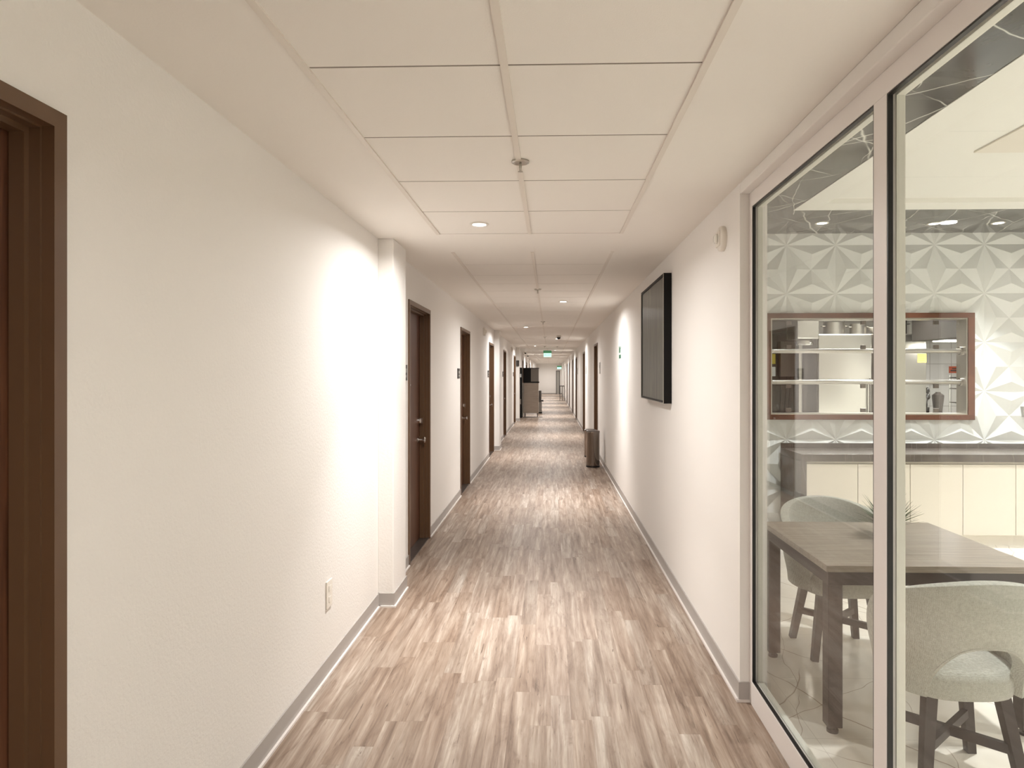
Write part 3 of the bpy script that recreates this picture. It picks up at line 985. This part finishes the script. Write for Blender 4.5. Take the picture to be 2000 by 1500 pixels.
hg = thing('hanging_steel_hood', 'crinkled steel ventilation box hanging at the upper left of the hatch', 'ventilation box', (3.30, 8.6, H + 0.38))
bm = NB(); bx(bm, -0.17, 0.10, -0.2, 0.2, 0.08, 0.5, 0.01)
for v in bm.verts: v.co += Vector((random.uniform(-.008, .008),) * 3)
obj('box', bm, STEEL, hg)
bm = NB(); lathe(bm, [(0.08, 0.08), (0.10, 0.03), (0.11, 0.0), (0.08, 0.0)], seg=24); obj('light_shade', bm, CHROME, hg, True)
bm = NB(); cyl(bm, (0, 0, 0.5), (0, 0, KZ - H - 0.38), 0.02); obj('hanger', bm, CHROME, hg)
tl = thing('kitchen_ceiling_light', 'flat white light panel on the kitchen ceiling', 'ceiling light', (3.9, 8.0, KZ))
bm = NB(); bx(bm, -0.62, 0.62, -0.17, 0.17, -0.05, 0, 0.004); obj('housing', bm, WHITEP, tl)
bm = NB(); bx(bm, -0.58, 0.58, -0.13, 0.13, -0.056, -0.051); obj('diffuser', bm, TUBE, tl)
area('kitchen_light', (0, 0, -0.06), KITCHEN_W, 1.1, (1, 0.98, 0.93), parent=tl, shape='RECTANGLE', sy=0.25, spread=math.radians(125))

# ------------------------------------------------------------------ downlights
def downlight(loc, label, group, lens, power, r=0.043, color=(1, 0.982, 0.965), spread=math.radians(166), first=None, beam=0.25):
    if first is None:
        t = thing('recessed_downlight', label, 'ceiling light', loc, 0, group)
        bm = NB(); lathe(bm, [(r + 0.018, 0), (r + 0.018, -0.004), (r + 0.004, -0.007), (r, -0.005), (r, 0)], seg=32)
        autosmooth(obj('trim_ring', bm, WHITEP, t))
        bm = NB(); cyl(bm, (0, 0, -0.0045), (0, 0, -0.001), r * 0.97); obj('lens', bm, lens, t)
        area('lamp', (0, 0, -0.012), power * (1 - beam), r * 1.8, color, parent=t, spread=spread)
        if beam: area('lamp_beam', (0, 0, -0.013), power * beam, r * 1.8, color, parent=t, spread=math.radians(75))
    else: t = dup(first, loc, label)
    return t
gl = 'recessed downlights along the corridor ceiling'
pos = [(-0.458, 4.20, 'brightest, in the left tiles nearest the camera'), (0.166, 8.66, 'right of the centre bar beyond the second sprinkler'),
       (-0.500, 13.30, 'left of the centre bar, above the third left door'), (0.170, 17.6, 'just beyond the black dome camera'),
       (-0.52, 21.95, 'small, left of the centre bar before the first exit sign'), (0.17, 26.0, 'small, just above and right of the first exit sign'),
       (-0.52, 31.0, 'tiny, left of the first exit sign'), (0.17, 35.3, 'tiny, far down the corridor on the right'),
       (-0.52, 39.7, 'tiny, far down the corridor on the left'), (0.17, 44.1, 'tiny, near the second exit sign'), (-0.52, 48.0, 'tiny, farthest left before the end wall'), (-0.1, 53.6, 'tiny, farthest, close to the end wall')]
f0 = None
for x_, y_, s in pos:
    o = downlight((x_, y_, ZC + 0.002), 'round recessed ceiling downlight, ' + s, gl, LAMP, CORR_W, first=f0)
    f0 = f0 or o
for x_, y_, s in ((0.17, -0.25, 'overhead beside the camera'), (-0.5, -4.4, 'farthest back behind the camera')):
    downlight((x_, y_, ZC + 0.002), 'round recessed ceiling downlight, ' + s, gl, LAMP, CORR_W, first=f0)
gr = 'downlights in the dark marble ceiling band'
rp = [(2.655, 6.50, 'left above the serving hatch'), (3.764, 6.55, 'brightest, above the right end of the serving hatch'), (4.377, 6.54, 'rightmost, beyond the end of the serving hatch')]
f1 = None
SP = math.radians(58)
for x_, y_, s in rp:
    o = downlight((x_, y_, RZ), 'round downlight in the dark marble ceiling, ' + s, gr, LAMPR, SOFFIT_W, r=0.045, color=(0.96, 0.99, 1), spread=SP, first=f1, beam=0)
    f1 = f1 or o
for x_, y_, s in ((5.6, 6.54, 'by the far right corner'), (1.62, 0.6, 'above the nearest glass pane'), (6.0, 4.5, 'farther one along the right wall'), (6.0, 2.0, 'nearer one along the right wall'), (3.8, -1.6, 'over the near end of the room')):
    downlight((x_, y_, RZ), 'round downlight in the dark marble ceiling, ' + s, gr, LAMPR, ROOM_W, first=f1)
gq = 'downlights in the raised white ceiling'
f2 = None
for x_, y_, s in ((2.62, 3.25, 'nearest the table'), (4.75, 5.2, 'towards the serving hatch'), (4.7, 2.2, 'at the middle right'), (3.1, -0.2, 'near left'), (4.7, -0.2, 'near right')):
    o = downlight((x_, y_, RZ + 0.035), 'round downlight in the raised white ceiling, ' + s, gq, LAMPR, ROOM_W, r=0.06, color=(0.96, 0.99, 1), spread=math.radians(120), first=f2, beam=0)
    f2 = f2 or o

# ------------------------------------------------------------------ sprinklers
f = None
sps = [(-0.137, 2.97, 'nearest and largest'), (-0.145, 7.41, 'second along the centre bar'), (-0.14, 11.95, 'third along the centre bar'), (-0.14, 16.7, 'small, left of the dome camera'), (-0.20, 22.3, 'tiny, above the first exit sign'), (0.22, 22.3, 'tiny, right of the centre near the first exit sign')]
for x_, y_, s in sps:
    lab = 'chrome ceiling sprinkler with round plate, ' + s
    if f: dup(f, (x_, y_, ZC), lab); continue
    f = thing('ceiling_sprinkler', lab, 'sprinkler', (x_, y_, ZC), 0, 'sprinklers along the corridor ceiling')
    bm = NB(); lathe(bm, [(0.040, 0.002), (0.040, -0.005), (0.034, -0.008), (0.026, -0.005), (0.012, -0.007)], seg=32); autosmooth(obj('escutcheon', bm, STEEL, f), 25)
    bm = NB(); lathe(bm, [(0.007, -0.006), (0.006, -0.022), (0.002, -0.032), (0.0015, -0.040)], seg=16); obj('stem', bm, STEEL, f, True)
    bm = NB()
    for s in (-1, 1): cyl(bm, (s * 0.006, 0, -0.018), (s * 0.004, 0, -0.044), 0.0012, seg=8)
    obj('yoke', bm, STEEL, f)
    bm = NB(); lathe(bm, [(0.004, -0.042), (0.011, -0.045), (0.012, -0.0465), (0.003, -0.047)], seg=20); obj('deflector', bm, STEEL, f)

# ------------------------------------------------------------------ wall fixtures
pic = thing('framed_dark_painting', 'large framed dark grey-green abstract painting on the right wall', 'painting', (XR, 5.83, H + 0.288))
hy, hz, dp = 0.635, 0.515, 0.064
bm = NB(); tk = 0.022
bx(bm, -dp, -0.002, -hy, -hy + tk, -hz, hz); bx(bm, -dp, -0.002, hy - tk, hy, -hz, hz)
bx(bm, -dp, -0.002, -hy + tk, hy - tk, -hz, -hz + tk); bx(bm, -dp, -0.002, -hy + tk, hy - tk, hz - tk, hz)
obj('frame', bm, BLACK, pic)
bm = NB(); bx(bm, -dp + 0.006, -0.01, -hy + tk, hy - tk, -hz + tk, hz - tk); obj('canvas', bm, CANVAS, pic)
bm = NB(); e_ = 0.003
bx(bm, -dp - e_, -dp, -hy, -hy + 0.006, -hz, hz); bx(bm, -dp - e_, -dp, hy - 0.006, hy, -hz, hz)
bx(bm, -dp - e_, -dp, -hy + 0.006, hy - 0.006, -hz, -hz + 0.006)
o = obj('frame_edge', bm, STEEL, pic); o['label'] = 'thin silver lip'

sb = thing('alarm_strobe', 'round white alarm sounder high on the right wall beside the glass front', 'alarm', (XR, 3.64, H + 0.748))
bm = NB(); lathe(bm, [(0.068, 0), (0.070, -0.012), (0.067, -0.024), (0.060, -0.030)], seg=40, axis='X'); autosmooth(obj('base', bm, WHITEP, sb), 50)
bm = NB(); bx(bm, -0.038, -0.026, -0.042, 0.042, -0.042, 0.042, 0.003); obj('face_plate', bm, WHITEP, sb)
bm = NB(); lathe(bm, [(0.028, -0.037), (0.026, -0.047), (0.018, -0.055), (0.006, -0.058)], seg=28, axis='X'); obj('dome_lens', bm, POTM, sb, True)

sg = thing('exit_route_sign', 'small white and green evacuation sign on the right wall beyond the painting', 'sign', (XR, 9.02, H + 0.31))
bm = NB(); bx(bm, -0.004, 0, -0.15, 0.15, -0.105, 0.105); obj('board', bm, SIGNW, sg)
bm = NB()
bx(bm, -0.0055, -0.0042, -0.12, 0.12, -0.085, -0.035)
bx(bm, -0.0055, -0.0042, 0.02, 0.12, -0.01, 0.08); bx(bm, -0.0055, -0.0042, -0.12, -0.055, 0.045, 0.075); bx(bm, -0.0055, -0.0042, -0.065, 0.0, 0.00, 0.055)
beam(bm, (-0.0048, -0.03, 0.01), (-0.0048, -0.08, -0.02), 0.0013, 0.0013, 0.02, 0.02, (1, 0, 0)); 
obj('pictogram', bm, SIGNG, sg)

# wall-mounted outlet
ol = thing('wall_outlet', 'white electrical outlet plate low on the left wall', 'outlet', (XL, 3.58, H - 1.205))
bm = NB(); bx(bm, 0, 0.008, -0.045, 0.045, -0.075, 0.075, 0.003); obj('cover_plate', bm, WHITEP, ol)
for s in (-1, 1):
    bm = NB(); bx(bm, 0.008, 0.011, -0.018, 0.018, s * 0.03 - 0.016, s * 0.03 + 0.016, 0.002); obj('socket', bm, WHITEP, ol)

# door number plates
f = None
for k, (yy, xx, s) in enumerate(((5.43, XL, 'just past the first wall column'), (8.66, XL, 'nearside of the second brown door from the column'), (12.80, XL, 'nearside of the third brown door from the column'), (16.74, XL, 'nearside of the fourth brown door from the column'), (21.4, XL, 'nearside of the fifth brown door from the column'))):
    lab = 'small dark plate on the left wall, ' + s
    if f: dup(f, (xx, yy, H + 0.018), lab); continue
    f = thing('number_plate', lab, 'sign', (xx, yy, H + 0.018), 0, 'number plates beside the left doors')
    bm = NB(); bx(bm, 0, 0.012, -0.09, 0.09, -0.066, 0.066, 0.002); obj('plate', bm, DGREY, f)
    bm = NB(); bx(bm, 0.012, 0.0135, -0.06, 0.06, 0.0, 0.035); bx(bm, 0.012, 0.0135, -0.05, 0.05, -0.04, -0.02); obj('lettering', bm, RUST, f)
f = None
for k, (yy, s) in enumerate(((12.7, 'nearest, before the trash bins'), (17.6, 'second along the wall'), (22.9, 'third along the wall'))):
    lab = 'pale paper number plate on the right wall, ' + s
    if f: dup(f, (XR, yy, H + 0.13), lab); continue
    f = thing('number_plate', lab, 'sign', (XR, yy, H + 0.13), 0, 'number plates beside the right doors')
    bm = NB(); bx(bm, -0.010, 0, -0.08, 0.08, -0.11, 0.11, 0.002); obj('plate', bm, RUST, f)
    bm = NB(); bx(bm, -0.0115, -0.010, -0.05, 0.05, 0.0, 0.06); obj('lettering', bm, GREY, f)
# wall-top alarm boxes on the left
for yy, s in ((11.9, 'before the third far door'), (20.2, 'before the fifth far door')):
    t_ = thing('alarm_box', 'small beige alarm box high on the left wall, ' + s, 'alarm', (XL, yy, 2.43), 0, 'alarm boxes high on the left wall')
    bm = NB(); bx(bm, 0, 0.045, -0.06, 0.06, -0.07, 0.07, 0.006); obj('housing', bm, WHITEP, t_)
    bm = NB(); lathe(bm, [(0.03, 0.045), (0.026, 0.058), (0.01, 0.064)], seg=16, axis='X'); obj('lens', bm, WHITEP, t_, True)
t_ = thing('wall_speaker', 'small black box mounted on the face of the third wall column', 'speaker', (-1.165, 23.3, H + 0.41))
bm = NB(); bx(bm, -0.048, 0.048, -0.07, 0, -0.10, 0.10, 0.006); obj('housing', bm, BLACK, t_)
bm = NB(); bx(bm, -0.038, 0.038, -0.074, -0.070, -0.09, 0.09); obj('grille', bm, DGREY, t_)
# dome cameras
f = None
for x_, y_, s in ((0.20, 16.2, 'the large one right of the centre bar'), (-1.06, 27.5, 'nearer small one at far left'), (-1.10, 31.7, 'farther small one at far left')):
    lab = 'black dome camera on the corridor ceiling, ' + s
    if f: dup(f, (x_, y_, ZC), lab); continue
    f = thing('dome_camera', lab, 'security camera', (x_, y_, ZC), 0, 'dome cameras on the corridor ceiling')
    bm = NB(); lathe(bm, [(0.055, 0.001), (0.060, -0.03), (0.052, -0.04)], seg=24); autosmooth(obj('housing', bm, WHITEP, f))
    bm = NB(); lathe(bm, [(0.046, -0.04), (0.044, -0.06), (0.034, -0.078), (0.016, -0.088), (0.004, -0.09)], seg=24); obj('dome', bm, BLACKG, f, True)
# exit signs
def exit_sign(x_, y_, zt, w_, label, hang=True):
    t = thing('exit_sign', label, 'sign', (x_, y_, zt))
    bm = NB(); bx(bm, -w_ / 2, w_ / 2, -0.02, 0.02, -0.10, 0, 0.004); obj('housing', bm, EXITD, t)
    bm = NB(); bx(bm, -w_ / 2 + 0.01, w_ / 2 - 0.01, -0.012, 0.012, -0.24, -0.10, 0.002); p = obj('lit_panel', bm, EXITG, t)
    text_mesh('lettering', 'SALIDA', 0.075, SIGNG, p, (0, -0.0135, -0.165), (PI / 2, 0, 0))
    if hang:
        bm = NB(); cyl(bm, (0, 0, 0), (0, 0, ZC - zt), 0.012, seg=10); obj('hanger', bm, WHITEP, t)
    return t
exit_sign(-0.115, 24.0, H + 0.89, 0.30, 'lit green exit sign hanging from the ceiling, the nearer one')
exit_sign(0.66, 50.0, H + 0.68, 0.34, 'lit green exit sign at the far end of the corridor')

# ------------------------------------------------------------------ trash bins
f = None
for x_, y_, r_, s in ((0.755, 11.75, 1, 'the taller front one'), (0.79, 13.2, 0.9, 'the one behind, half hidden')):
    lab = 'brushed steel cylindrical trash bin by the right wall, ' + s
    if f is None:
        f = thing('trash_bin', lab, 'trash bin', (x_, y_, 0), 0, 'steel trash bins by the right wall')
        bm = NB(); lathe(bm, [(0.118, 0), (0.120, 0.01), (0.120, 0.60), (0.124, 0.61), (0.124, 0.63), (0.118, 0.63)], seg=40); autosmooth(obj('body', bm, POLISH, f))
        bm = NB(); lathe(bm, [(0.124, 0.63), (0.122, 0.645), (0.10, 0.655), (0.085, 0.655)], seg=40); autosmooth(obj('lid', bm, SSDARK, f))
        bm = NB(); lathe(bm, [(0.123, 0.0), (0.123, 0.03), (0.119, 0.032)], seg=40); autosmooth(obj('base_ring', bm, BLACKR, f))
    else:
        g = dup(f, (x_, y_, 0), lab); g.scale = (0.95, 0.95, 0.85)

# ------------------------------------------------------------------ furniture far down the corridor, left side
c = thing('tall_panel_cart', 'tall taupe panelled stand on thin metal legs at the far left of the corridor', 'cabinet', (-0.76, 25.4, 0))
bm = NB(); bx(bm, -0.29, 0.29, 0, 0.45, 0.16, 1.33, 0.004); obj('body', bm, PANELW, c)
bm = NB(); bx(bm, -0.33, -0.30, -0.01, 0.46, 0.0, 1.33); obj('side_post', bm, STEEL, c)
for x_ in (-0.24, 0.25):
    bm = NB(); bx(bm, x_ - 0.012, x_ + 0.012, 0.0, 0.02, 0.015, 0.16); bx(bm, x_ - 0.012, x_ + 0.012, 0.42, 0.44, 0.015, 0.16); obj('leg', bm, DGREY, c)
bm = NB(); bx(bm, -0.26, 0.45, 0, 0.02, 0, 0.015); obj('foot_bar', bm, DGREY, c)
c = thing('black_display_case', 'black-framed case with a grey side panel standing on the taupe stand', 'display case', (-0.745, 25.4, 1.33))
bm = NB(); bx(bm, -0.31, 0.30, 0, 0.42, 0.0, 0.05); bx(bm, -0.31, 0.30, 0, 0.42, 0.56, 0.585); bx(bm, -0.31, -0.02, 0, 0.42, 0.05, 0.56); obj('frame', bm, BLACK, c)
bm = NB(); bx(bm, -0.02, 0.28, 0.01, 0.40, 0.05, 0.56); obj('side_panel', bm, GREY, c)
bm = NB(); cyl(bm, (-0.21, 0.2, 0.585), (-0.21, 0.2, 0.69), 0.012, seg=10); obj('knob', bm, BLACK, c)
c = thing('black_shelf_unit', 'tall narrow black shelf unit against the left wall beside the third wall column', 'shelf', (-1.14, 25.0, 0))
bm = NB(); bx(bm, -0.075, 0.03, 0, 0.9, 0, 1.92, 0.003); obj('body', bm, BLACK, c)
bm = NB(); bx(bm, -0.055, 0.025, -0.006, 0, 1.55, 1.68); o = obj('notice', bm, WPAP, c); o['label'] = 'white notice'
bm = NB(); bx(bm, -0.055, 0.015, -0.006, 0, 0.52, 0.72); obj('lower_panel', bm, GREY, c)
c = thing('low_cabinet', 'low cabinet with dark upper box and pale base beyond the taupe stand', 'cabinet', (-0.44, 28.0, 0))
bm = NB(); bx(bm, -0.12, 0.06, 0, 0.5, 0.05, 0.48); obj('base', bm, GREY, c)
bm = NB(); bx(bm, -0.12, 0.07, -0.02, 0.5, 0, 0.05); obj('plinth', bm, BLACK, c)
bm = NB(); bx(bm, -0.12, 0.04, 0, 0.5, 0.48, 0.97, 0.005); obj('upper_box', bm, DGREY, c)
bm = NB(); bx(bm, 0.04, 0.13, 0.0, 0.3, 0.50, 0.57, 0.01); obj('tray', bm, DGREY, c)
# metal rack standing at the far end by the right wall
c = thing('metal_barrier', 'low grey metal stand by the right wall near the far end', 'stand', (0.72, 42.0, 0))
for x_ in (-0.12, 0.02, 0.15):
    bm = NB(); bx(bm, x_ - 0.02, x_ + 0.02, -0.02, 0.02, 0, 0.95); obj('post', bm, DGREY, c)
bm = NB(); bx(bm, -0.14, 0.17, -0.015, 0.015, 0.9, 0.95); obj('top_bar', bm, DGREY, c)
